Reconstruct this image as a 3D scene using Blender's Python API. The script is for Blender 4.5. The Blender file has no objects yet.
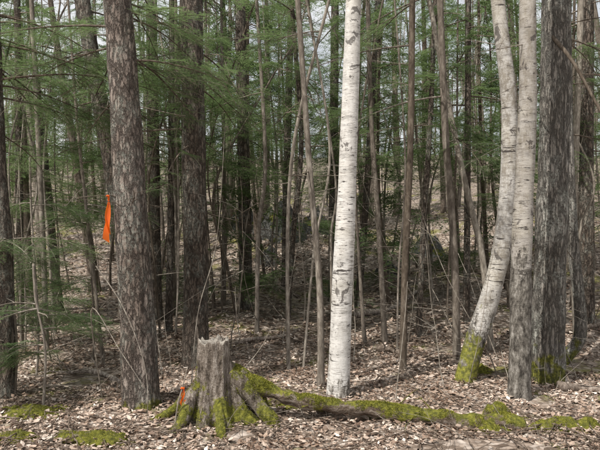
import bpy, math, random
from mathutils import Vector, Matrix, noise
random.seed(11)
R=random.random
def U(a,b): return a+(b-a)*random.random()
C=bpy.context.scene.collection
EYE=1.65

# ------------------------------------------------------------ terrain
def sstep(a,b,x):
    t=max(0,min(1,(x-a)/(b-a))); return t*t*(3-2*t)
def ground_h(x,y):
    h=0.0
    h+=1.95*sstep(6.5,24,y)
    u=max(0,y-26); h+=0.15*min(u,75)*sstep(0,20,u)
    h+=0.55*sstep(1.0,8,x)*sstep(8,18,y)
    h+=0.55*math.exp(-((x+.6)/2.6)**2-((y-17)/3.0)**2)
    a=0.05+0.17*sstep(6,14,y)
    h+=a*noise.noise(Vector((x*0.45,y*0.45,1.3)))+(0.03+.05*sstep(7,12,y))*noise.noise(Vector((x*1.3,y*1.3,4.3)))
    h+=0.3*sstep(12,20,y)*noise.noise(Vector((x*0.16,y*0.16,7.7)))
    return h

# ------------------------------------------------------------ materials
def newmat(name):
    m=bpy.data.materials.new(name); m.use_nodes=True
    nt=m.node_tree; nt.nodes.clear()
    out=nt.nodes.new('ShaderNodeOutputMaterial')
    return m,nt,out
def N(nt,t,**kw):
    n=nt.nodes.new(t)
    for k,v in kw.items(): setattr(n,k,v)
    return n
def ramp(nt,fac,stops,interp='LINEAR'):
    r=N(nt,'ShaderNodeValToRGB'); r.color_ramp.interpolation=interp
    el=r.color_ramp.elements
    while len(el)<len(stops): el.new(0.5)
    for e,(p,c) in zip(el,stops):
        e.position=p; e.color=(c[0],c[1],c[2],1) if hasattr(c,'__len__') else (c,c,c,1)
    nt.links.new(fac,r.inputs[0]); return r.outputs[0]
def coords(nt,scale,kind='Object'):
    tc=N(nt,'ShaderNodeTexCoord'); mp=N(nt,'ShaderNodeMapping')
    mp.inputs['Scale'].default_value=scale
    nt.links.new(tc.outputs[kind],mp.inputs[0]); return mp.outputs[0]
def tnoise(nt,co,scale,detail=5,rough=0.6,dist=0):
    n=N(nt,'ShaderNodeTexNoise'); n.inputs['Scale'].default_value=scale
    n.inputs['Detail'].default_value=min(detail,5); n.inputs['Roughness'].default_value=rough
    n.inputs['Distortion'].default_value=dist
    nt.links.new(co,n.inputs['Vector']); return n.outputs['Fac']
def mix(nt,fac,a,b,mode='MIX'):
    m=N(nt,'ShaderNodeMix',data_type='RGBA',blend_type=mode)
    for s,v in ((0,fac),(6,a),(7,b)):
        if hasattr(v,'is_linked'): nt.links.new(v,m.inputs[s])
        else: m.inputs[s].default_value=v if s==0 else (v[0],v[1],v[2],1)
    return m.outputs[2]
def math_(nt,op,a,b=None):
    m=N(nt,'ShaderNodeMath',operation=op)
    for i,v in enumerate((a,b)):
        if v is None: continue
        if hasattr(v,'is_linked'): nt.links.new(v,m.inputs[i])
        else: m.inputs[i].default_value=v
    return m.outputs[0]
def finish(nt,out,col,bumpf=None,bs=0.5,bd=0.02,rough=0.9,spec=0.2):
    p=N(nt,'ShaderNodeBsdfPrincipled'); p.inputs['Roughness'].default_value=rough
    p.inputs['Specular IOR Level'].default_value=spec
    if hasattr(col,'is_linked'): nt.links.new(col,p.inputs['Base Color'])
    else: p.inputs['Base Color'].default_value=(*col,1)
    if bumpf is not None:
        b=N(nt,'ShaderNodeBump'); b.inputs['Strength'].default_value=bs; b.inputs['Distance'].default_value=bd
        nt.links.new(bumpf,b.inputs['Height']); nt.links.new(b.outputs[0],p.inputs['Normal'])
    nt.links.new(p.outputs[0],out.inputs[0]); return p
def diffuse(nt,out,col):
    p=N(nt,'ShaderNodeBsdfDiffuse'); nt.links.new(col,p.inputs[0]); nt.links.new(p.outputs[0],out.inputs[0]); return p
def moss_color(nt):
    co=coords(nt,(1,1,1))
    a=tnoise(nt,co,30,4)
    return ramp(nt,a,[(0.3,(0.055,0.06,0.014)),(0.5,(0.16,0.165,0.025)),(0.7,(0.32,0.31,0.05))])
def moss_mask(nt,height,amount):
    tc=N(nt,'ShaderNodeTexCoord'); sp=N(nt,'ShaderNodeSeparateXYZ'); nt.links.new(tc.outputs['Object'],sp.inputs[0])
    n=tnoise(nt,tc.outputs['Object'],7,4)
    h=math_(nt,'SUBTRACT',1.0,math_(nt,'DIVIDE',sp.outputs[2],height))
    h=math_(nt,'ADD',h,math_(nt,'MULTIPLY',math_(nt,'SUBTRACT',n,0.5),2.6))
    h=math_(nt,'MULTIPLY',h,amount)
    return ramp(nt,h,[(0.35,0),(0.6,0.9)])
def bark(name,cd,cm,cl,lichen=(0.36,0.38,0.33),lich=0.6,moss=None,sc=18,stretch=0.22,crack=0.5):
    m,nt,out=newmat(name)
    co=coords(nt,(1,1,stretch))
    v=N(nt,'ShaderNodeTexVoronoi',feature='DISTANCE_TO_EDGE'); v.inputs['Scale'].default_value=sc*1.5
    cw=N(nt,'ShaderNodeVectorMath',operation='ADD'); nz=N(nt,'ShaderNodeTexNoise'); nz.inputs['Scale'].default_value=sc*1.2; nz.inputs['Detail'].default_value=4; nz.inputs['Roughness'].default_value=.75
    nt.links.new(co,nz.inputs['Vector'])
    scv=N(nt,'ShaderNodeVectorMath',operation='SCALE'); scv.inputs['Scale'].default_value=0.10
    nt.links.new(nz.outputs['Color'],scv.inputs[0]); nt.links.new(co,cw.inputs[0]); nt.links.new(scv.outputs[0],cw.inputs[1])
    nt.links.new(cw.outputs[0],v.inputs['Vector'])
    cr=ramp(nt,v.outputs['Distance'],[(0.0,0),(0.20,1)])
    n1=tnoise(nt,co,sc,5,0.8); n2=tnoise(nt,coords(nt,(1,1,0.6)),5,5,0.7)
    big=tnoise(nt,coords(nt,(1,1,.35)),3.0,3,0.6)
    col=ramp(nt,n1,[(0.3,cd),(0.5,cm),(0.7,cl)])
    col=mix(nt,1.0,col,ramp(nt,big,[(0.3,(.62,.58,.54)),(0.65,(1.12,1.12,1.12))]),'MULTIPLY')
    col=mix(nt,math_(nt,'MULTIPLY',math_(nt,'SUBTRACT',1.0,cr),crack),col,tuple(c*0.35 for c in cd))
    lm=ramp(nt,n2,[(0.47,0),(0.60,1)])
    n3=tnoise(nt,coords(nt,(1,1,1)),38,4,0.75)
    lm2=math_(nt,'MULTIPLY',math_(nt,'MULTIPLY',lm,ramp(nt,n3,[(0.42,0),(0.58,1)])),lich)
    col=mix(nt,lm2,col,lichen)
    if moss:
        mm=moss_mask(nt,moss[0],moss[1]); col=mix(nt,mm,col,moss_color(nt))
    hgt=math_(nt,'ADD',math_(nt,'MULTIPLY',cr,0.7),n1)
    finish(nt,out,col,hgt,1.0,0.026)
    return m
def simplebark(name,cd,cm,cl):
    m,nt,out=newmat(name)
    n1=tnoise(nt,coords(nt,(1,1,.3)),22,3,0.8)
    col=ramp(nt,n1,[(0.3,cd),(0.5,cm),(0.68,cl)])
    oi=N(nt,'ShaderNodeObjectInfo'); col=mix(nt,1.0,col,ramp(nt,oi.outputs['Random'],[(0,(.55,.50,.45)),(.5,(1,.98,.96)),(1,(1.45,1.46,1.43))]),'MULTIPLY')
    diffuse(nt,out,col); return m
def birch(name,white=(0.70,0.68,0.64),dark=0.55,moss=None,dirty=0.3,foot=0.55,marks=1.0):
    m,nt,out=newmat(name)
    dens=ramp(nt,tnoise(nt,coords(nt,(2.5,2.5,2.0)),1,3,.6),[(0.38,0.0),(0.62,1.0)])
    off=math_(nt,'MULTIPLY',math_(nt,'SUBTRACT',dens,0.5),0.07*marks)
    l=math_(nt,'ADD',tnoise(nt,coords(nt,(12,12,150)),1,2,0.5),off); lm=ramp(nt,l,[(0.59,0),(0.65,1)])
    l2=math_(nt,'ADD',tnoise(nt,coords(nt,(6,6,44)),1,4,0.65,0.4),off); lm2=ramp(nt,l2,[(0.62,0),(0.65,1)])
    k=tnoise(nt,coords(nt,(6,6,5.0)),1,5,0.65,0.8); km=ramp(nt,k,[(0.595,0),(0.625,1)])
    sh=tnoise(nt,coords(nt,(3,3,16)),1,5,0.8)
    col=ramp(nt,sh,[(0.32,tuple(c*0.6 for c in white)),(0.46,tuple(c*0.86 for c in white)),(0.6,white)])
    dn=tnoise(nt,coords(nt,(9,9,5)),1,5,0.85)
    dm=ramp(nt,dn,[(0.44,0),(0.60,1)])
    col=mix(nt,math_(nt,'MULTIPLY',dm,dirty),col,(0.24,0.215,0.18))
    yl=ramp(nt,tnoise(nt,coords(nt,(2,2,2.2)),1,3,0.6),[(0.5,0),(0.66,.4)])
    col=mix(nt,yl,col,(0.50,0.46,0.38))
    col=mix(nt,math_(nt,'MULTIPLY',lm,0.6),col,(0.18,0.15,0.13))
    col=mix(nt,math_(nt,'MULTIPLY',lm2,min(1,dark+0.2)),col,(0.07,0.06,0.055))
    col=mix(nt,math_(nt,'MULTIPLY',km,dark),col,(0.07,0.06,0.055))
    tc=N(nt,'ShaderNodeTexCoord'); sp=N(nt,'ShaderNodeSeparateXYZ'); nt.links.new(tc.outputs['Object'],sp.inputs[0])
    hh=math_(nt,'ADD',math_(nt,'SUBTRACT',foot,sp.outputs[2]),math_(nt,'MULTIPLY',math_(nt,'SUBTRACT',dn,0.5),2.6))
    hm=ramp(nt,hh,[(0.2,0),(0.42,1)])
    fc=ramp(nt,tnoise(nt,coords(nt,(22,22,9)),1,5,0.75),[(0.4,(0.04,0.035,0.03)),(0.55,(0.17,0.155,0.135)),(0.68,(0.38,0.36,0.33))])
    col=mix(nt,hm,col,fc)
    if moss: col=mix(nt,moss_mask(nt,moss[0],moss[1]),col,moss_color(nt))
    hgt=math_(nt,'SUBTRACT',math_(nt,'ADD',math_(nt,'MULTIPLY',sh,0.8),math_(nt,'MULTIPLY',dn,.6)),math_(nt,'ADD',lm2,math_(nt,'MULTIPLY',lm,0.5)))
    finish(nt,out,col,hgt,0.7,0.008,rough=0.75)
    return m
M_hem=bark('hemlock_bark',(0.12,0.096,0.082),(0.25,0.208,0.182),(0.40,0.35,0.31),lich=0.6,moss=(0.12,0.8),sc=17,crack=.7,stretch=.3)
M_brown=bark('dark_bark',(0.08,0.064,0.053),(0.175,0.142,0.118),(0.31,0.265,0.225),lich=0.55,sc=17,crack=.65,stretch=.28)
M_grey=bark('maple_bark',(0.12,0.11,0.098),(0.26,0.242,0.218),(0.42,0.395,0.365),lichen=(0.48,0.49,0.44),lich=0.75,moss=(0.5,0.8),sc=20,stretch=0.16,crack=.65)
M_young=simplebark('young_bark',(0.09,0.078,0.067),(0.18,0.158,0.136),(0.32,0.292,0.256))
M_far=simplebark('forest_bark',(0.06,0.049,0.041),(0.15,0.124,0.104),(0.28,0.242,0.208))
M_birch=birch('paper_birch_bark',white=(.72,.70,.67),dark=.8,dirty=.35,foot=.35)
M_birch2=birch('old_birch_bark',white=(0.54,0.52,0.49),dark=0.8,moss=(0.8,1.0),dirty=0.95,foot=.9)
M_birch3=birch('grey_birch_bark',white=(0.40,0.375,0.345),dark=0.85,dirty=1.0,foot=1.6)
def mossy(name,amount,wood=((0.05,0.035,0.025),(0.16,0.12,0.09),(0.34,0.29,0.25)),zc=0.0,st=(1,1,0.25)):
    m,nt,out=newmat(name)
    co=coords(nt,st); n1=tnoise(nt,co,22,5,0.8)
    col=ramp(nt,n1,[(0.36,wood[0]),(0.5,wood[1]),(0.64,wood[2])])
    g=N(nt,'ShaderNodeNewGeometry'); sp=N(nt,'ShaderNodeSeparateXYZ'); nt.links.new(g.outputs['Normal'],sp.inputs[0])
    nn=tnoise(nt,coords(nt,(1,1,1)),6,5,0.7)
    f=math_(nt,'ADD',math_(nt,'MULTIPLY',sp.outputs[2],0.35),math_(nt,'ADD',math_(nt,'MULTIPLY',math_(nt,'SUBTRACT',nn,0.5),2.6),amount))
    if zc:
        tc=N(nt,'ShaderNodeTexCoord'); s2=N(nt,'ShaderNodeSeparateXYZ'); nt.links.new(tc.outputs['Object'],s2.inputs[0])
        f=math_(nt,'SUBTRACT',f,math_(nt,'MULTIPLY',s2.outputs[2],zc))
    mm=ramp(nt,f,[(0.42,0),(0.6,0.95)])
    col=mix(nt,mm,col,moss_color(nt))
    n4=tnoise(nt,coords(nt,(1,1,1)),60,4,0.7)
    hgt=math_(nt,'ADD',math_(nt,'MULTIPLY',n1,1.0),math_(nt,'MULTIPLY',n4,0.8))
    finish(nt,out,col,hgt,1.0,0.03); return m
M_stump=mossy('stump_wood',0.50,wood=((0.05,0.04,0.03),(0.20,0.165,0.135),(0.46,0.41,0.36)),zc=0.75)
M_log=mossy('mossy_log_bark',0.40,st=(0.3,1,1))
M_oldlog=simplebark('rotting_wood',(0.08,0.066,0.055),(0.24,0.205,0.18),(0.48,0.43,0.39))
M_moss=mossy('moss',0.50)
M_tuft,nt,out=newmat('moss_tuft')
g=N(nt,'ShaderNodeNewGeometry')
diffuse(nt,out,ramp(nt,g.outputs['Random Per Island'],[(0,(0.07,0.075,0.015)),(0.6,(0.19,0.195,0.03)),(1,(0.38,0.36,0.07))]))
def fol(name,a,b,c,cheap=False):
    m,nt,out=newmat(name)
    oi=N(nt,'ShaderNodeObjectInfo'); g=N(nt,'ShaderNodeNewGeometry')
    r=math_(nt,'ADD',math_(nt,'MULTIPLY',oi.outputs['Random'],0.4),math_(nt,'MULTIPLY',g.outputs['Random Per Island'],0.6))
    col=ramp(nt,r,[(0.1,a),(0.5,b),(0.95,c)])
    t=N(nt,'ShaderNodeBsdfTranslucent'); mx=N(nt,'ShaderNodeMixShader'); mx.inputs[0].default_value=0.42
    if cheap:
        p=N(nt,'ShaderNodeBsdfDiffuse'); nt.links.new(col,p.inputs[0])
    else:
        p=N(nt,'ShaderNodeBsdfPrincipled'); p.inputs['Roughness'].default_value=0.42; p.inputs['Specular IOR Level'].default_value=0.4
        nt.links.new(col,p.inputs['Base Color'])
    tcx=mix(nt,0.6,col,(0.30,0.42,0.17)); nt.links.new(tcx,t.inputs['Color'])
    nt.links.new(p.outputs[0],mx.inputs[1]); nt.links.new(t.outputs[0],mx.inputs[2]); nt.links.new(mx.outputs[0],out.inputs[0])
    return m
M_fol=fol('hemlock_needles',(0.05,0.088,0.038),(0.09,0.145,0.06),(0.16,0.22,0.095))
M_fol2=fol('distant_needles',(0.055,0.086,0.042),(0.10,0.145,0.066),(0.16,0.215,0.10),True)
M_leaf,nt,out=newmat('dead_leaves')
g=N(nt,'ShaderNodeNewGeometry')
lc=ramp(nt,g.outputs['Random Per Island'],[(0,(0.09,0.06,0.045)),(0.2,(0.23,0.16,0.12)),(0.45,(0.40,0.305,0.24)),(0.7,(0.50,0.41,0.34)),(0.9,(0.62,0.535,0.465)),(1,(0.71,0.65,0.59))])
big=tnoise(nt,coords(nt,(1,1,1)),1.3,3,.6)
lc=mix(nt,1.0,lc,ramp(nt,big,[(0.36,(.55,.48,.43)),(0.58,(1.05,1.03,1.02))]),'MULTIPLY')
finish(nt,out,lc,rough=0.55,spec=0.4)
M_gr,nt,out=newmat('leaf_litter_soil')
co=coords(nt,(1,1,1))
nzv=N(nt,'ShaderNodeTexNoise'); nzv.inputs['Scale'].default_value=9; nt.links.new(co,nzv.inputs['Vector'])
sv=N(nt,'ShaderNodeVectorMath',operation='SCALE'); sv.inputs['Scale'].default_value=0.12; nt.links.new(nzv.outputs['Color'],sv.inputs[0])
av=N(nt,'ShaderNodeVectorMath',operation='ADD'); nt.links.new(co,av.inputs[0]); nt.links.new(sv.outputs[0],av.inputs[1])
v=N(nt,'ShaderNodeTexVoronoi'); v.inputs['Scale'].default_value=18; nt.links.new(av.outputs[0],v.inputs['Vector'])
sx=N(nt,'ShaderNodeSeparateColor'); nt.links.new(v.outputs['Color'],sx.inputs[0])
c1=ramp(nt,sx.outputs[0],[(0,(0.13,0.095,0.072)),(0.4,(0.32,0.25,0.20)),(0.75,(0.46,0.38,0.32)),(1,(0.57,0.495,0.435))])
c2=ramp(nt,v.outputs['Distance'],[(0.1,1.0),(0.75,0.55)])
c1=mix(nt,1.0,c1,c2,'MULTIPLY')
n1=tnoise(nt,co,1.1,5,0.65); n2=tnoise(nt,co,4,4,0.7)
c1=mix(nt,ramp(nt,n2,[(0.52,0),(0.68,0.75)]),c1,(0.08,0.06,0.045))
c1=mix(nt,ramp(nt,n1,[(0.55,0),(0.63,0.65)]),c1,moss_color(nt))
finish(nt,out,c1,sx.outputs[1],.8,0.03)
M_or,nt,out=newmat('orange_plastic_flagging')
p=finish(nt,out,(0.93,0.17,0.015),rough=0.35,spec=0.5)
t=N(nt,'ShaderNodeBsdfTranslucent'); t.inputs[0].default_value=(0.95,0.25,0.02,1); mx=N(nt,'ShaderNodeMixShader'); mx.inputs[0].default_value=0.35
nt.links.new(p.outputs[0],mx.inputs[1]); nt.links.new(t.outputs[0],mx.inputs[2]); nt.links.new(mx.outputs[0],out.inputs[0])
M_rock=mossy('mossy_granite',.15,wood=((0.035,0.035,0.033),(0.09,0.09,0.085),(0.2,0.2,0.185)),st=(1,1,1))

# ------------------------------------------------------------ mesh helpers
class MB:
    def __init__(s): s.v=[];s.f=[];s.m=[]
    def tube(s,pts,rad,sides=6,mat=0,amp=0.0,ns=3.0,cap=True,flare=0,seed=0.0,ridge=0.0):
        b=len(s.v); n=len(pts)
        for i,p in enumerate(pts):
            a=pts[max(0,i-1)]; c=pts[min(n-1,i+1)]
            t=(c-a).normalized() if (c-a).length>1e-9 else Vector((0,0,1))
            ref=Vector((0,1,0)) if abs(t.y)<0.9 else Vector((1,0,0))
            u=ref.cross(t).normalized(); w=t.cross(u)
            for k in range(sides):
                th=2*math.pi*k/sides; d=u*math.cos(th)+w*math.sin(th)
                r=rad[i]
                if amp: r*=1+amp*noise.noise((p+d*rad[i])*ns+Vector((seed,seed,0)))
                if ridge: r*=1+ridge*noise.noise(Vector((math.cos(th)*6,math.sin(th)*6,p.z*3.5+seed)))
                if flare:
                    hz=(p-pts[0]).length
                    lob=0.5+0.5*noise.noise(Vector((math.cos(th)*1.7,math.sin(th)*1.7,seed)))*2.2
                    r*=1+flare*math.exp(-hz/0.16)*max(0.1,lob)
                s.v.append(p+d*r)
        for i in range(n-1):
            for k in range(sides):
                k2=(k+1)%sides
                s.f.append((b+i*sides+k,b+i*sides+k2,b+(i+1)*sides+k2,b+(i+1)*sides+k)); s.m.append(mat)
        if cap:
            s.f.append(tuple(b+(n-1)*sides+k for k in range(sides))); s.m.append(mat)
            s.f.append(tuple(b+k for k in reversed(range(sides)))); s.m.append(mat)
    def add(s,vs,fs,M,mat):
        b=len(s.v); s.v.extend(M@v for v in vs)
        s.f.extend(tuple(b+i for i in f) for f in fs); s.m.extend([mat]*len(fs))
    def mesh(s,name,mats,origin=None,smooth=True):
        me=bpy.data.meshes.new(name)
        o=origin or Vector((0,0,0))
        me.from_pydata([tuple(v-o) for v in s.v],[],s.f)
        for m in mats: me.materials.append(m)
        me.polygons.foreach_set('material_index',s.m)
        me.polygons.foreach_set('use_smooth',[smooth]*len(s.f))
        me.update(); return me
    def obj(s,name,mats,origin=None,parent=None,smooth=True):
        me=s.mesh(name,mats,origin,smooth); ob=bpy.data.objects.new(name,me); C.objects.link(ob)
        if origin: ob.location=origin
        if parent: ob.parent=parent; ob.location=(origin or Vector())-parent.location
        return ob
def spline(P,n):
    out=[];m=len(P)-1
    for i in range(n):
        t=i/(n-1)*m; k=min(int(t),m-1); f=t-k
        p0=P[max(0,k-1)];p1=P[k];p2=P[k+1];p3=P[min(m,k+2)]
        out.append(tuple(0.5*((2*b)+(-a+c)*f+(2*a-5*b+4*c-d)*f*f+(-a+3*b-3*c+d)*f**3) for a,b,c,d in zip(p0,p1,p2,p3)))
    return out

def make_spray(L,step,nl,nw,ntw,droop=0.25,simple=False):
    V=[];F=[];tw=[]
    def needle(p,d,l,w,up):
        s=d.cross(up); s=s.normalized()*w*0.5 if s.length>0 else Vector((0,w,0))
        b=len(V)
        if simple: V.extend([p-s*.4,p+s,p+d*l,]); F.append((b,b+1,b+2)); return
        V.extend([p-s*0.6,p+s*0.6,p+d*l*.85+s*.8,p+d*l*.95-s*.8]); F.append((b,b+1,b+2,b+3))
    def twig(p0,d,l,lev):
        n=max(2,int(l/0.06)); pts=[]
        p=p0.copy(); dd=d.copy()
        for i in range(n+1):
            pts.append(p.copy()); p=p+dd*(l/n); dd=(dd+Vector((0,0,-droop*l/n*1.6))+Vector((U(-.05,.05),U(-.05,.05),U(-.05,.05)))).normalized()
        tw.append(pts)
        up=Vector((U(-.25,.25),U(-.25,.25),1)).normalized()
        s=0.01
        while s<l:
            t=s/l*n; k=min(int(t),n-1); q=pts[k].lerp(pts[k+1],t-k); ax=(pts[k+1]-pts[k]).normalized()
            sd=up.cross(ax).normalized()
            if lev>0 or s>l*0.3:
                for sg in (1,-1):
                    dn=(sd*sg+ax*0.35+up*U(-.25,.25)).normalized()
                    needle(q,dn,nl*U(.7,1.15)*(1 if s<l*0.85 else 0.75),nw,up)
            s+=step
        return pts
    main=twig(Vector((0,0,0)),Vector((1,0,0.05)),L,0)
    nm=len(main)-1
    for i in range(ntw):
        f=(i+0.6+U(-.2,.2))/ntw
        t=min(f,0.97)*nm;k=int(t);q=main[k].lerp(main[k+1],t-k)
        for sg in (1,-1):
            if R()<0.12: continue
            a=sg*math.radians(U(38,62)); d=Vector((math.cos(a),math.sin(a),U(-.12,.08))).normalized()
            l=L*0.46*(1-f)**0.6*min(1,0.45+f*2.2)*U(.6,1.15)
            if l<0.03: continue
            tp=twig(q,d,l,1)
            if l>0.14:
                for g in (0.3,0.5,0.7):
                    for s2 in (1,-1):
                        if R()<0.3: continue
                        kk=min(int(g*(len(tp)-1)),len(tp)-2); a2=a+s2*math.radians(50)
                        twig(tp[kk],Vector((math.cos(a2),math.sin(a2),U(-.1,.05))).normalized(),l*0.4*(1-g*0.6),2)
    return V,F,tw
hs=[];ms=[]
for i in range(5):
    V,F,tw=make_spray(U(.5,.75),0.0105,0.0125,0.0052,12,U(.3,.9))
    mb=MB(); mb.add(V,F,Matrix.Identity(4),0)
    mb.tube(tw[0],[0.003]*len(tw[0]),3,1,cap=False)
    hs.append(mb.mesh('foliage_spray',[M_fol,M_young],smooth=False))
for i in range(3):
    V,F,tw=make_spray(U(.65,.9),0.034,0.034,0.015,9,U(.3,.9),True); ms.append((V,F))
lo=[]
for i in range(4):
    V,F,tw=make_spray(U(.8,1.15),0.055,0.06,0.034,8,U(.3,.9),True); lo.append((V,F))

def dirv(az,el): return Vector((math.cos(az)*math.cos(el),math.sin(az)*math.cos(el),math.sin(el)))
def limb(mb,p,az,el,l,r,sides=4,mat=0,curl=-0.15,wob=0.12,sub=0,n=6):
    pts=[p.copy()];d=dirv(az,el);q=p.copy()
    for i in range(n):
        d=(d+Vector((U(-wob,wob),U(-wob,wob),curl/n+U(-wob,wob)*0.7))).normalized(); q=q+d*(l/n); pts.append(q.copy())
    mb.tube(pts,[r*(1-0.8*i/n) for i in range(n+1)],sides,mat,cap=False)
    for s in range(sub):
        k=random.randint(1,n-1); a2=az+random.choice((-1,1))*U(.4,1.1)
        limb(mb,pts[k],a2,U(-.3,.5),l*U(.2,.5),r*0.45,3,mat,curl,wob*1.3,0,4)
    return pts
# ------------------------------------------------------------ instanced forest prototypes
protos=[]
def proto(kind,H,r,nd,nf,fz,wig=1.0):
    mb=MB(); n=14
    bx,by=U(-.8,.8)*wig,U(-.8,.8)*wig; kx,ky=U(-.35,.35)*wig,U(-.35,.35)*wig; ph=U(0,6)
    P=[Vector((bx*(i/n)**1.5+kx*(math.sin(i/n*6+ph)-math.sin(ph))*0.6,by*(i/n)**1.5+ky*(math.sin(i/n*5+ph)-math.sin(ph))*0.6,-0.2+H*i/n)) for i in range(n+1)]
    mb.tube(P,[r*(1-0.85*i/n)+0.006 for i in range(n+1)],8,0,amp=0.12,ns=2.5,flare=0.45)
    def at(z):
        t=(z+0.2)/H*n;k=min(int(t),n-1);return P[k].lerp(P[k+1],t-k)
    for i in range(nd):
        z=U(.5,H*0.6) ; limb(mb,at(z),U(0,6.283),U(-.5,.45),U(.25,1.25),U(.004,.010),3,0,U(-.7,.3),0.16,random.randint(1,2),4)
    if kind in('con','small'):
        for i in range(nf):
            z=fz+(H-fz)*(i/nf)**1.1; az=U(0,6.283); l=U(.5,1.7)*(1-0.5*(z/H)) if kind=='con' else U(.5,1.0)*(1.1-.8*z/H)
            pts=limb(mb,at(z),az,U(-.2,.3),l,0.012,3,0,-0.5,0.08)
            for k in (2,4,6):
                V,F=random.choice(lo)
                a=az+(U(-.9,.9) if k<6 else U(-.2,.2))
                M=Matrix.Translation(pts[k])@Matrix.Rotation(a,4,'Z')@Matrix.Rotation(U(-.05,.4),4,'Y')@Matrix.Rotation(U(-.3,.3),4,'X')@Matrix.Scale(U(.7,1.15)*(1 if kind=='con' else .65),4)
                mb.add(V,F,M,1)
    else:
        for i in range(nf):
            z=H*U(.3,.95); limb(mb,at(z),U(0,6.283),U(.4,1.0),U(.8,2.2)*(1.1-z/H*.6),0.016,4,0,0.3,0.12,4)
    me=mb.mesh('forest_tree',[M_far if kind=='con' else M_young,M_fol2]); protos.append((me,kind))
proto('con',10.5,.085,16,24,2.3); proto('con',9.5,.055,18,22,2.5); proto('con',11.5,.13,14,26,2.9,.6); proto('con',7,.035,14,20,1.3)
proto('dec',10,.06,10,10,0); proto('dec',9,.04,10,10,0,1.5); proto('dec',11,.10,10,12,0,.7)
proto('small',4,.02,8,20,.5); proto('small',2.6,.014,6,16,.3)
proto('bare',7,.028,20,6,0,1.6); proto('bare',6,.022,16,6,0,2.2)

# ------------------------------------------------------------ ground
def axis(lim_lo,lim_hi,fine_lo,fine_hi,st):
    a=[];x=fine_lo
    while x<=fine_hi: a.append(x); x+=st
    s=st;x=fine_hi
    while x<lim_hi: s*=1.18; x+=s; a.append(x)
    s=st;x=fine_lo;b=[]
    while x>lim_lo: s*=1.18; x-=s; b.append(x)
    return b[::-1]+a
xs=axis(-300,300,-9,9,0.13); ys=axis(-150,400,2.5,22,0.13)
mb=MB()
for y in ys:
    for x in xs: mb.v.append(Vector((x,y,ground_h(x,y)+(0.015*noise.noise(Vector((x*6,y*6,0))) if abs(x)<10 and y<24 else 0))))
w=len(xs)
for j in range(len(ys)-1):
    for i in range(w-1):
        mb.f.append((j*w+i,j*w+i+1,(j+1)*w+i+1,(j+1)*w+i)); mb.m.append(0)
mb.obj('forest_floor',[M_gr])

mb=MB()
tmpl=[(0,0),(.22,.22),(.55,.30),(1,0),(.55,-.30),(.22,-.22)]
def leaf(x,y,s,lift,tl=.3):
    z=ground_h(x,y)+lift
    M=Matrix.Translation((x,y,z))@Matrix.Rotation(U(0,6.283),4,'Z')@Matrix.Rotation(random.gauss(0,tl),4,'X')@Matrix.Rotation(random.gauss(0,tl),4,'Y')@Matrix.Scale(s,4)
    ca,cb=U(-.5,1.1),U(-.6,2.0); asp=U(.5,1.3)
    b=len(mb.v)
    for (a,c) in tmpl:
        c=c*asp+U(-.07,.07); mb.v.append(M@Vector((a-.5+U(-.06,.06),c,ca*(a-.5)**2+cb*c*c)))
    mb.f.append((b,b+1,b+2,b+3)); mb.f.append((b,b+3,b+4,b+5)); mb.m+= [0,0]
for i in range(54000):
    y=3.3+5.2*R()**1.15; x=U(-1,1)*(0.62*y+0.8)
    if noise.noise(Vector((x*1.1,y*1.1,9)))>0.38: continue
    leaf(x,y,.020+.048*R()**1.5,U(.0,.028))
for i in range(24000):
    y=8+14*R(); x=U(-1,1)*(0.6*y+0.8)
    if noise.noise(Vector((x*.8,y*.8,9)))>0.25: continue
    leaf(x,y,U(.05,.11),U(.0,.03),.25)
mb.obj('leaf_litter',[M_leaf],smooth=False)

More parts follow.
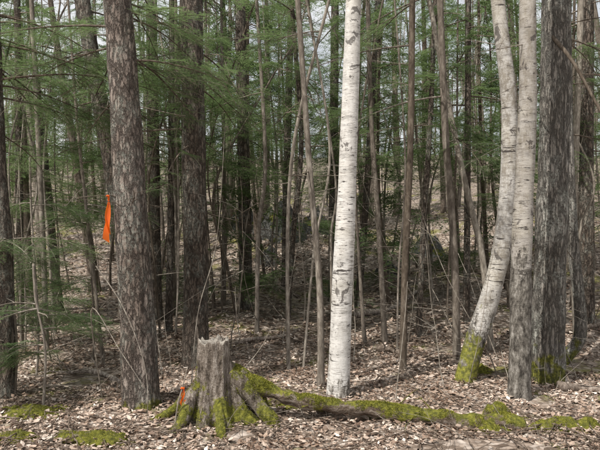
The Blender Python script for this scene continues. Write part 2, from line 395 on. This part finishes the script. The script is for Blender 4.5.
# ------------------------------------------------------------ near trees
def near_tree(name,mat,bx,by,path,r0,r1,H=10.5,sides=20,amp=0.08,flare=0.5,ridge=0.0,foliage=(),dead=12,deadz=(0.8,6),extra=None,crown=0,dead_len=(.2,.9),tm=None):
    z0=ground_h(bx,by)-0.12
    P=[(bx,by,z0)]+[(p[0],p[2] if len(p)>2 else by,p[1]) for p in path]
    a,b=P[-2],P[-1]; sl=(b[0]-a[0])/max(.3,b[2]-a[2]); sy=(b[1]-a[1])/max(.3,b[2]-a[2])
    st=min(1.4,(H-b[2])*.3); P.append((b[0]+sl*st,b[1]+sy*st,b[2]+st))
    P.append((b[0]+sl*(H-b[2])*.55,b[1]+sy*(H-b[2])*.5,H))
    n=110 if sides>=28 else (80 if sides>=20 else 36)
    pts=[Vector(p) for p in spline(P,n)]
    zt=path[-1][1]
    rad=[]
    for p in pts:
        t=max(0,(p.z-z0)/(zt-z0))
        rad.append((r0+(r1-r0)*t) if t<1 else max(0.012,r1*(1-0.88*(p.z-zt)/(H-zt))))
    org=Vector((bx,by,z0+0.12))
    e=bpy.data.objects.new(name,None); C.objects.link(e); e.location=org; e.empty_display_size=.3
    mb=MB(); mb.tube(pts,rad,sides,0,amp=amp,ns=2.2,flare=flare,seed=bx*3.1,ridge=ridge)
    mb.obj('trunk',[mat],origin=org,parent=e)
    def at(z):
        for i in range(len(pts)-1):
            if pts[i+1].z>=z: 
                f=(z-pts[i].z)/max(1e-6,pts[i+1].z-pts[i].z); return pts[i].lerp(pts[i+1],f),rad[i]
        return pts[-1],rad[-1]
    mb=MB()
    for i in range(dead):
        z=U(*deadz); p,r=at(z); limb(mb,p,U(0,6.283),U(-.3,.5),U(*dead_len),U(.003,.008),4,0,U(-.6,.3),0.15,random.randint(1,4))
    fl=[]
    for (z,az,l,el) in foliage:
        p,r=at(z); pts2=limb(mb,p,az,el,l,0.006+0.005*l,5,0,-0.45,0.07,n=8)
        for k in range(2,9):
            for s in (0,1):
                if k<8 and R()<0.3: continue
                a=az+(random.choice((-1,1))*U(.5,1.1) if k<8 else U(-.25,.25))
                fl.append((pts2[k],a,U(.6,1.1)*(1 if k<7 else .8),hs if by<8.2 else ms))
    for i in range(crown):
        z=U(4.6,H-.3); az=U(0,6.283); p,r=at(z); l=U(.7,1.9)*(1.15-z/H)
        pts2=limb(mb,p,az,U(-.1,.3),l,0.014,4,0,-0.4,0.08)
        for k in (3,6): fl.append((pts2[k],az+U(-.9,.9),U(.9,1.4),ms))
    if extra: extra(mb,at)
    fb=MB()
    for (p,a,s,src) in fl:
        M=Matrix.Translation(p-org)@Matrix.Rotation(a,4,'Z')@Matrix.Rotation(U(-.1,.4),4,'Y')@Matrix.Rotation(U(-.35,.35),4,'X')@Matrix.Scale(s,4)
        if src is ms:
            V,F=random.choice(ms); fb.add(V,F,Matrix.Translation(org)@M,0); continue
        o=bpy.data.objects.new('foliage_spray',random.choice(src)); C.objects.link(o); o.parent=e
        o.matrix_basis=M
    if mb.v: mb.obj('branches',[M_young if mat is not M_brown else M_far],origin=org,parent=e)
    if fb.v: fb.obj('foliage',[M_fol2],origin=org,parent=e,smooth=False)
    return e
def fo(n,z0,z1,az0,az1,l0,l1): return [(U(z0,z1),math.radians(U(az0,az1)),U(l0,l1),U(-.25,.2)) for _ in range(n)]

near_tree('hemlock_tree',M_hem,-1.45,5.34,[(-1.50,1.0),(-1.57,2.2),(-1.67,3.75)],0.168,0.118,H=11,sides=64,amp=0.09,flare=0.45,ridge=0.10,
          foliage=fo(6,2.8,3.9,90,180,.8,1.6)+fo(9,2.8,4.1,-10,90,.5,1.3),dead=14,crown=1)
near_tree('hemlock_tree',M_brown,-1.24,6.9,[(-1.23,1.2),(-1.26,2.6),(-1.28,4.3)],0.150,0.125,H=12,sides=44,flare=0.5,ridge=0.10,
          foliage=fo(13,2.6,4.5,0,360,.8,1.7),dead=16,crown=1)
near_tree('hemlock_tree',M_brown,-2.28,8.0,[(-2.42,1.5),(-2.72,3.2),(-3.0,4.8)],0.13,0.10,H=12,sides=24,
          foliage=fo(14,2.7,5.0,0,360,.9,1.8),dead=20,crown=1)
near_tree('hemlock_tree',M_brown,-2.82,5.6,[(-2.83,1.2),(-2.90,2.4),(-2.95,3.8)],0.085,0.06,H=9,sides=20,ridge=.08,
          foliage=fo(10,2.3,3.9,0,120,.8,1.4),dead=16,crown=0)
near_tree('hemlock_tree',M_brown,-2.35,9.5,[(-2.38,2.0),(-2.42,5.4)],0.11,0.09,H=12,sides=16,foliage=fo(14,2.8,5.7,0,360,.8,1.9),dead=26,crown=1)
near_tree('hemlock_tree',M_brown,-1.92,8.5,[(-1.88,2.0),(-1.87,4.9)],0.055,0.04,H=9,sides=12,foliage=fo(10,2.6,5.2,0,360,.5,1.5),dead=26)
near_tree('hemlock_tree',M_brown,-0.93,10,[(-0.95,2.0),(-1.03,5.5)],0.115,0.09,H=12,sides=16,foliage=fo(16,2.8,5.8,0,360,.8,1.9),dead=28,crown=1)
near_tree('hemlock_tree',M_brown,0.62,11,[(0.63,2.0),(0.66,5.9)],0.09,0.075,H=12,sides=14,foliage=fo(16,3.1,6.3,0,360,.8,1.9),dead=28,crown=1)
near_tree('hemlock_tree',M_brown,4.43,9.0,[(4.42,2),(4.43,5.1)],0.11,0.095,H=12,sides=16,foliage=fo(13,2.7,5.3,0,360,.8,1.7),dead=18,crown=1)
near_tree('paper_birch_tree',M_birch,0.37,5.66,[(0.405,0.9),(0.46,2.1),(0.52,3.85)],0.110,0.073,H=11.5,sides=36,amp=0.07,flare=0.3,dead=4,deadz=(4,8))
near_tree('paper_birch_tree',M_birch2,1.73,6.2,[(1.84,0.35),(2.01,0.85),(2.16,1.5),(2.22,2.2),(2.22,2.95),(2.14,3.7),(2.06,4.4)],0.110,0.068,H=11,sides=32,amp=0.09,flare=0.3,dead=5,deadz=(3.4,8))
near_tree('grey_birch_tree',M_birch3,2.09,5.56,[(2.10,0.9),(2.13,1.9),(2.17,2.9),(2.17,3.8)],0.105,0.075,H=11,sides=32,amp=0.14,flare=0.35,ridge=.05,dead=8,deadz=(2.2,7))
def mbr(mb,at):
    P=[Vector(q) for q in spline([(2.64,6.1,3.62),(2.76,5.9,3.3),(2.95,5.8,2.85),(3.2,5.7,2.3),(3.5,5.6,1.9)],16)]
    mb.tube(P,[0.022-0.001*i for i in range(16)],7,0,amp=.1)
    for k in (5,8,11): limb(mb,P[k],U(-.6,.6),U(-.6,.2),U(.3,.7),.006,4,0,-.3,.15,3)
near_tree('maple_tree',M_grey,2.62,6.2,[(2.64,0.8),(2.69,2.2),(2.73,4.1)],0.165,0.145,H=12,sides=60,amp=0.08,flare=0.4,ridge=0.11,dead=6,deadz=(2.6,7),extra=mbr)
near_tree('maple_tree',M_grey,3.02,7.0,[(3.22,0.10),(3.36,0.32),(3.35,0.75),(3.28,1.4),(3.22,2.6),(3.2,4.4)],0.075,0.05,H=9,sides=20,amp=0.1,flare=0.2,dead=10,foliage=fo(5,2.6,4.2,-40,60,.6,1.2))
slim=[ (0.215,5.95,[(0.20,1.0),(0.10,2.2),(-0.02,3.9)],.036,.028,M_young),
 (1.16,6.6,[(1.19,1.2),(1.25,2.6),(1.27,4.2)],.042,.034,M_young),
 (1.17,8.0,[(1.08,1.6),(0.98,3.0),(0.93,4.7)],.040,.03,M_young),
 (1.72,8.5,[(1.80,1.6),(1.9,3.2),(1.97,4.9)],.045,.035,M_brown),
 (1.94,7.2,[(1.90,1.4),(1.80,2.7),(1.73,4.4)],.052,.040,M_young),
 (2.57,9.0,[(2.58,2),(2.6,5.1)],.055,.045,M_brown),
 (2.50,7.6,[(2.38,1.2),(2.15,2.2),(1.92,3.3),(1.68,4.6)],.045,.032,M_young),
 (-0.30,12,[(-0.28,2.5),(-0.18,6.2)],.08,.065,M_brown),
 (-0.62,8.4,[(-0.6,1.5),(-.5,2.6),(-0.62,4.8)],.034,.024,M_young),
 (-4.3,9.0,[(-4.33,2),(-4.36,5)],.06,.045,M_brown),
 (-4.1,10.0,[(-4.3,2),(-4.65,5.4)],.065,.05,M_brown),
 (-3.3,7.6,[(-3.35,1.5),(-3.5,4.6)],.036,.028,M_young),
 (-0.2,9.2,[(-.1,1.6),(.02,3),(-.12,5)],.045,.034,M_brown),
 (1.0,10.2,[(1.15,2),(1.35,5.4)],.06,.05,M_brown),
 (3.9,8.2,[(3.85,1.6),(3.95,4.8)],.05,.04,M_young)]
for (x,y,pa,a,b,m) in slim:
    con=(m is M_brown)
    near_tree('young_hemlock_tree' if con else 'sapling_tree',m,x,y,pa,a,b,H=U(8,10),sides=12,amp=0.1,flare=0.4,dead=22 if con else 9,
              foliage=fo(12 if con else 2,2.7,5.6,0,360,.6,1.8),crown=0)
for i in range(34):
    y=U(6.4,12.5); x=U(-1,1)*.52*y
    if abs(x-.37*y/5.66)<.35 and y<8: continue
    l1,l2=U(-.35,.35),U(-.6,.6)
    near_tree('sapling_tree',M_young,x,y,[(x+l1*.5,U(.9,1.6),y+U(-.1,.1)),(x+l1+U(-.15,.15),U(2.2,2.9),y+U(-.2,.2)),(x+l2,U(3.8,4.8),y+U(-.3,.3))],U(.012,.03),U(.009,.018),H=U(5.5,8),sides=8,amp=.1,flare=.4,dead=12,
              foliage=fo(1 if R()<.4 else 0,2.0,4.5,0,360,.5,1.1),dead_len=(.2,1.0))
for (x,y,h,nf) in ((-2.3,5.2,1.3,4),(-2.75,5.6,1.8,6),(-2.9,6.4,2.4,9),(-2.5,7.0,2.1,8),(-3.6,7.6,2.6,9),(0.05,9.0,1.7,5),(-1.3,9.6,2.4,7),(1.6,11,2.7,8),(3.3,10.5,2.5,8),(-2.2,11,3.0,10),(.9,13,3.2,10),(-3.9,9.4,3,11),(2.3,12.4,3,9)):
    g0=ground_h(x,y)
    near_tree('hemlock_sapling',M_young,x,y,[(x+.03,g0+.5),(x-.04,g0+h*.7)],.014,.009,H=g0+h,sides=8,flare=.2,dead=6,deadz=(g0+.2,g0+h*.9),
              foliage=[(g0+U(.4,h*.95),U(0,6.283),U(.25,.65),U(-.1,.2)) for _ in range(nf)],dead_len=(.15,.4))

# ------------------------------------------------------------ stump
org=Vector((-0.72,4.95,0)); se=bpy.data.objects.new('mossy_tree_stump',None); C.objects.link(se); se.location=org
mb=MB(); sides=72; rings=40
cen=org
lobes=[(math.radians(a),w,s) for a,w,s in ((205,.34,1.0),(250,.26,.75),(300,.3,.9),(345,.34,1.35),(20,.3,.9),(70,.4,.8),(130,.4,.9))]
for i in range(rings):
    z=-0.08+0.75*i/(rings-1)
    for k in range(sides):
        th=2*math.pi*k/sides
        fl=sum(s*math.exp(-((math.atan2(math.sin(th-a),math.cos(th-a)))/w)**2) for a,w,s in lobes)
        r=0.125+0.035*(1-z/0.7)+ (0.17*fl)*math.exp(-max(0,z)/0.20)
        r*=1+0.14*noise.noise(Vector((math.cos(th)*2.5,math.sin(th)*2.5,z*2)))+0.09*noise.noise(Vector((math.cos(th)*8,math.sin(th)*8,z*2)))+.05*noise.noise(Vector((math.cos(th)*16,math.sin(th)*16,z*9)))
        zz=z
        if i>rings-6: zz+=0.05*(i-rings+6)/5*noise.noise(Vector((math.cos(th)*3,math.sin(th)*3,5)))
        mb.v.append(cen+Vector((r*math.cos(th)-0.02*z,r*math.sin(th),zz)))
for i in range(rings-1):
    for k in range(sides):
        k2=(k+1)%sides; mb.f.append((i*sides+k,i*sides+k2,(i+1)*sides+k2,(i+1)*sides+k)); mb.m.append(0)
base=(rings-1)*sides
for rr in (0.75,0.45,0.2):
    b2=len(mb.v)
    for k in range(sides):
        p=mb.v[(rings-1)*sides+k]-cen; q=Vector((p.x*rr,p.y*rr,0.655+0.025*noise.noise(Vector((p.x*rr*18,p.y*rr*18,2)))-0.02*(1-rr)))
        mb.v.append(cen+q)
    for k in range(sides):
        k2=(k+1)%sides; mb.f.append((base+k,base+k2,b2+k2,b2+k)); mb.m.append(1)
    base=b2
mb.f.append(tuple(base+k for k in range(sides))); mb.m.append(1)
stump_mb=mb
def root(P,r0,r1,n=22,mat=0):
    pts=[Vector(p) for p in spline(P,n)]
    mb.tube(pts,[r0+(r1-r0)*(i/(n-1)) for i in range(n)],14,mat,amp=.5,ns=7,seed=P[0][0])
root([(-.80,4.92,.36),(-.88,4.86,.24),(-.94,4.78,.08),(-1.02,4.68,-.04)],.06,.05)
root([(-.68,4.85,.24),(-.66,4.74,.12),(-.62,4.62,.01),(-.6,4.5,-.05)],.05,.035)
root([(-.60,4.95,.38),(-.50,4.93,.30),(-.38,4.92,.16),(-.25,4.86,.03),(-.2,4.8,-.05)],.075,.045)
root([(-.64,4.98,.46),(-.5,5.02,.38),(-.38,5.03,.22),(-.3,5.1,.0)],.055,.05)
root([(-.85,5.0,.3),(-1.0,5.02,.14),(-1.15,5.0,.02),(-1.3,4.95,-.05)],.05,.03)
M_cut,nt,out=newmat('weathered_cut_wood')
co=coords(nt,(1,1,1)); n=tnoise(nt,co,40,5,.7)
finish(nt,out,ramp(nt,n,[(0.3,(0.12,0.10,0.085)),(0.55,(0.34,0.31,0.27)),(0.7,(0.5,0.47,0.42))]),n,1.0,.02)
mb.obj('stump_body',[M_stump,M_cut],origin=org,parent=se)
m2=MB()
for i in range(26):
    a=U(0,6.28); p=cen+Vector((.11*math.cos(a),.11*math.sin(a),.63)); m2.tube([p,p+Vector((U(-.01,.01),U(-.01,.01),U(.02,.06)))],[U(.004,.012),.001],4)
m2.obj('splinters',[M_cut],parent=se,origin=org)

lmb=MB()
LP=[(-.58,5.02,.36),(-.40,5.0,.29),(-.10,4.96,.19),(.12,4.93,.13),(.45,4.93,.11),(.75,4.88,.08),(1.1,4.82,.055),(1.45,4.76,.045),(1.82,4.72,.04)]
pts=[Vector(p) for p in spline(LP,90)]
rad=[.076-.03*math.sin(i/89*3.1)*.6+ .018*noise.noise(Vector((i*.25,0,0))) for i in range(90)]
lmb.tube(pts,rad,24,0,amp=.6,ns=6)
LP2=[(.15,5.02,.06),(.5,5.12,.07),(.9,5.08,.05),(1.2,5.0,.03)]
lmb.tube([Vector(p) for p in spline(LP2,24)],[.036]*24,12,0,amp=.4,ns=8)
for i in range(12):
    k=random.randint(6,84); limb(lmb,pts[k],U(0,6.28),U(.0,.8),U(.12,.4),.007,5,0,-.2,.15,1)
le=bpy.data.objects.new('fallen_mossy_log',None); C.objects.link(le); le.location=(0.6,4.9,0)
lmb.obj('log_body',[M_log],origin=le.location.copy(),parent=le)

def tufts(mb,src,count,minz,zmax=9,th=-.02):
    tris=[];ws=[]
    for f in src.f:
        if len(f)!=4: continue
        a,b,c,d=[src.v[i] for i in f]; nn=(b-a).cross(d-a)
        if nn.length<1e-9: continue
        ar=nn.length; nn=nn.normalized()
        if nn.z<minz or a.z>zmax: continue
        if noise.noise(a*6)<th: continue
        tris.append((a,b,c,d,nn)); ws.append(ar)
    for (a,b,c,d,nn) in random.choices(tris,ws,k=count):
        u,v=R(),R(); p=a.lerp(b,u).lerp(d.lerp(c,u),v)
        h=U(.004,.016); dd=(nn+Vector((U(-.7,.7),U(-.7,.7),U(0,.6)))).normalized(); s=Vector((U(-1,1),U(-1,1),U(-.3,.3))).normalized()*U(.0012,.0035)
        k=len(mb.v); mb.v+= [p-s,p+s,p+dd*h]; mb.f.append((k,k+1,k+2)); mb.m.append(0)
t=MB(); tufts(t,lmb,13000,.05,9,.03); t.obj('moss_tufts',[M_tuft],origin=le.location.copy(),parent=le,smooth=False)
t=MB(); tufts(t,stump_mb,10000,-.3,.45,.0); t.obj('moss_tufts',[M_tuft],origin=org,parent=se,smooth=False)

def mound(name,cx,cy,rx,ry,h,mat,tuft=3000,rough=.35):
    e=bpy.data.objects.new(name,None); C.objects.link(e); e.location=(cx,cy,ground_h(cx,cy))
    m=MB(); nr,ns_=18,48
    for i in range(nr):
        q=(i/(nr-1))
        for k in range(ns_):
            th=2*math.pi*k/ns_; rr=q*(1+.5*noise.noise(Vector((math.cos(th)*1.5,math.sin(th)*1.5,cx))))
            x=cx+rr*rx*math.cos(th); y=cy+rr*ry*math.sin(th)
            z=ground_h(x,y)+h*(1-q*q)**.8*(1+rough*2*noise.noise(Vector((x*7,y*7,cx)))+rough*noise.noise(Vector((x*18,y*18,cx))))-.03*q
            m.v.append(Vector((x,y,z)))
    for i in range(nr-1):
        for k in range(ns_):
            k2=(k+1)%ns_; m.f.append((i*ns_+k,(i+1)*ns_+k,(i+1)*ns_+k2,i*ns_+k2)); m.m.append(0)
    m.obj('mound_surface',[mat],origin=e.location.copy(),parent=e)
    if tuft:
        t=MB(); tufts(t,m,tuft,-.2,9,-.1); t.obj('moss_tufts',[M_tuft],origin=e.location.copy(),parent=e,smooth=False)
mound('moss_mound',1.68,5.0,.15,.11,.13,M_moss,2000,.5)
mound('moss_mound',1.50,4.72,.22,.10,.07,M_moss,1800,.5)
mound('moss_mound',-2.35,5.1,.38,.2,.07,M_moss,1800,.6)
mound('moss_mound',-1.55,4.55,.45,.16,.045,M_moss,1500,.7)
mound('moss_mound',-2.2,4.45,.3,.12,.04,M_moss,1000,.6)
mound('moss_mound',2.15,4.7,.38,.15,.07,M_moss,2200,.6)
mound('moss_mound',2.0,6.5,.16,.12,.10,M_moss,1200)
mound('moss_mound',-.12,5.3,.2,.13,.10,M_log,900)
for (x,y,s) in ((-.42,15.2,.75),(.5,16.2,.5),(-1.5,16.0,.5),(3.2,14.5,.5),(1.9,12.8,.28),(4.6,13,.4),(5.6,15,.6),(-3.4,13.5,.35),(-.7,13.3,.3)):
    mound('mossy_boulder',x,y,s,s*.85,s*.95,M_rock,0,.25)

mb=MB()
for i in range(850):
    y=3.8+11*R()**1.4; x=U(-1,1)*(.6*y+.5); l=U(.08,1.1); a=U(0,6.283)
    pts=[];p=Vector((x,y,0))
    for k in range(6):
        pts.append(Vector((p.x,p.y,ground_h(p.x,p.y)+.025+U(0,.03)))); a+=U(-.25,.25); p=p+Vector((math.cos(a),math.sin(a),0))*(l/5)
    r=U(.002,.008); mb.tube(pts,[r*(1-.1*k) for k in range(6)],5,0,cap=False)
mb.obj('fallen_sticks',[M_oldlog])
for (x0,y0,x1,y1,r,lift) in ((-4.2,8.6,-2.6,9.6,.05,.03),(-.9,7.7,.0,8.5,.035,.03),(1.0,7.5,1.75,7.1,.04,.03),(.9,9.5,2.3,10.9,.06,.04),(-2.0,12.8,.0,11.4,.07,.04),
    (2.6,13,4.6,11.5,.08,.05),(2.6,5.9,3.5,5.5,.05,.04),(3.0,8.2,4.6,8.6,.05,.05),(-1.9,6.1,-2.7,6.6,.035,.03)):
    pp=[]
    for k in range(14):
        f=k/13; x=x0+(x1-x0)*f; y=y0+(y1-y0)*f+.12*math.sin(f*5+y0); pp.append(Vector((x,y,ground_h(x,y)+lift+.02*math.sin(f*6+x0))))
    m=MB(); m.tube(pp,[r*(1-.5*k/13) for k in range(14)],12,0,amp=.4,ns=5,seed=x0)
    for k in range(5): limb(m,pp[random.randint(1,12)],U(0,6.28),U(.1,1.2),U(.2,.7),.010,4,0,-.1,.12,2)
    m.obj('fallen_log',[M_oldlog])

mb=MB()
for i in range(170):
    y=5.9+12*R(); x=U(-1,1)*(.58*y+.3)
    if abs(x-.3)<.5 and y<7: continue
    limb(mb,Vector((x,y,ground_h(x,y)-.03)),U(0,6.28),U(.9,1.5),U(.7,3.6),U(.003,.010),5,0,U(-.6,.3),.10,random.randint(3,8),n=9)
for i in range(90):
    y=U(4.3,6.2); x=U(-1,1)*(.55*y)
    limb(mb,Vector((x,y,ground_h(x,y)-.02)),U(0,6.28),U(.3,1.4),U(.15,.6),U(.0012,.0035),4,0,U(-.6,.2),.14,random.randint(0,3),n=6)
for P in ([(-1.9,5.6,0),(-1.86,5.2,.9),(-1.55,5.05,.55),(-1.33,5.0,.25)],[(-1.75,5.0,1.3),(-1.5,4.95,.95),(-1.3,4.9,.45),(-1.28,4.9,.0)],
          [(-1.05,5.6,0),(-.98,5.6,.8),(-.8,5.6,1.5),(-.72,5.6,2.6)],[(.9,5.5,0),(1.0,5.6,.7),(1.05,5.7,1.1)],[(-.55,5.2,.3),(-.35,5.25,.55),(-.25,5.2,.75)]):
    q=[Vector(p) for p in spline(P,20)]; mb.tube(q,[.006-.0002*k for k in range(20)],5,0,cap=False)
mb.obj('understory_brush',[M_young])

def ribbon(name,top,L,w0,w1,twist,twigpts):
    e=bpy.data.objects.new(name,None); C.objects.link(e); e.location=top
    for strip in range(2):
        m=MB(); n=18; a0=strip*.9
        for i in range(n+1):
            f=i/n; wd=w0+(w1-w0)*f; a=a0+twist*f+.3*math.sin(f*7+strip)
            c=top+Vector((.012*math.sin(f*5+strip*2)+.012*strip*f,.01*math.cos(f*4),-L*f*(1-.18*strip)))
            d=Vector((math.cos(a),math.sin(a),0))*wd*.5; up=Vector((0,0,(.02 if i==n else 0)))
            m.v+= [c-d+up,c+Vector((-d.y,d.x,0))*.25,c+d-up]
            if i:
                b=len(m.v)-6; m.f+=[(b,b+1,b+4,b+3),(b+1,b+2,b+5,b+4)]; m.m+=[0,0]
        m.obj('ribbon_tail',[M_or],origin=top,parent=e)
    m=MB(); pp=[top+Vector((.012*math.cos(t),.012*math.sin(t)*.6,.004*math.sin(3*t))) for t in [k*.524 for k in range(13)]]
    m.tube(pp,[.006]*13,6); m.obj('knot',[M_or],origin=top,parent=e)
    m=MB(); m.tube([Vector(p) for p in spline(twigpts,14)],[.007-.0003*k for k in range(14)],6); m.obj('twig',[M_young],origin=top,parent=e)
ribbon('orange_flagging_tape',Vector((-1.715,5.2,1.91)),.40,.012,.060,.4,[(-1.55,5.34,1.86),(-1.65,5.25,1.90),(-1.715,5.2,1.915),(-1.95,5.1,1.89)])
ribbon('orange_flagging_tape',Vector((-.95,4.72,.33)),.13,.008,.026,1.2,[(-1.02,4.75,0),(-.99,4.73,.2),(-.95,4.72,.34),(-.91,4.72,.50)])

# ------------------------------------------------------------ forest mass
fe=bpy.data.objects.new('distant_forest',None); C.objects.link(fe)
def put(x,y,sc,kinds):
    k0=random.choice(kinds)
    me,k=random.choice([p for p in protos if p[1]==k0]); o=bpy.data.objects.new('forest_tree',me); C.objects.link(o); o.parent=fe
    o.matrix_basis=Matrix.Translation((x,y,ground_h(x,y)))@Matrix.Rotation(random.gauss(0,.07),4,'X')@Matrix.Rotation(random.gauss(0,.07),4,'Y')@Matrix.Rotation(U(0,6.283),4,'Z')@Matrix.Diagonal((sc*U(.7,1.1),sc*U(.7,1.1),sc,1))
for i in range(80):
    y=9.5+11*R(); x=U(-1,1)*(.6*y+1); put(x,y,U(.7,1.05),('con','dec','bare'))
for i in range(130):
    y=20+22*R(); x=U(-1,1)*(.6*y+2); put(x,y,U(.8,1.2),('con','con','dec','bare'))
for i in range(100):
    y=42+45*R(); x=U(-1,1)*(.6*y+2); put(x,y,U(.9,1.5),('con',))
for i in range(80):
    y=19+38*R(); x=U(-1,1)*(.6*y+2); put(x,y,U(.8,1.5),('small',))
for i in range(10):
    y=U(9,20); x=(.62*y+1.5+U(0,6)); put(x,y,U(.8,1.1),('con','dec'))

# ------------------------------------------------------------ light
EL,AZ=55,-134   # sun behind the left shoulder (azimuth clockwise from +Y)
d=Vector((math.sin(math.radians(AZ))*math.cos(math.radians(EL)),math.cos(math.radians(AZ))*math.cos(math.radians(EL)),math.sin(math.radians(EL))))
s=bpy.data.lights.new('sun','SUN'); s.energy=5.0; s.angle=math.radians(.53); s.color=(1,.955,.88)
so=bpy.data.objects.new('sun',s); C.objects.link(so); so.rotation_euler=d.to_track_quat('Z','Y').to_euler()
w=bpy.data.worlds.new('World'); bpy.context.scene.world=w; w.use_nodes=True; nt=w.node_tree; nt.nodes.clear()
sk=nt.nodes.new('ShaderNodeTexSky'); sk.sky_type='NISHITA'; sk.sun_disc=False; sk.sun_elevation=math.radians(EL); sk.sun_rotation=math.radians(AZ); sk.dust_density=4.0; sk.air_density=1.0
tc=N(nt,'ShaderNodeTexCoord'); cn=tnoise(nt,tc.outputs['Generated'],3.0,5,.6)
cm=ramp(nt,cn,[(0.3,.35),(0.6,.8)])
colr=mix(nt,cm,sk.outputs[0],(8.8,8.8,8.7))
bg=nt.nodes.new('ShaderNodeBackground'); bg.inputs[1].default_value=.12; o=nt.nodes.new('ShaderNodeOutputWorld')
nt.links.new(colr,bg.inputs[0]); nt.links.new(bg.outputs[0],o.inputs[0])
sc=bpy.context.scene; sc.view_settings.view_transform='Standard'; sc.view_settings.look='None'; sc.view_settings.exposure=0
cam=bpy.data.cameras.new('camera'); cam.lens=35; cam.sensor_width=36; cam.clip_end=2000
co_=bpy.data.objects.new('camera',cam); C.objects.link(co_); co_.location=(0,0,EYE); co_.rotation_euler=(math.radians(90),0,0); sc.camera=co_
print('objects',len(bpy.data.objects))
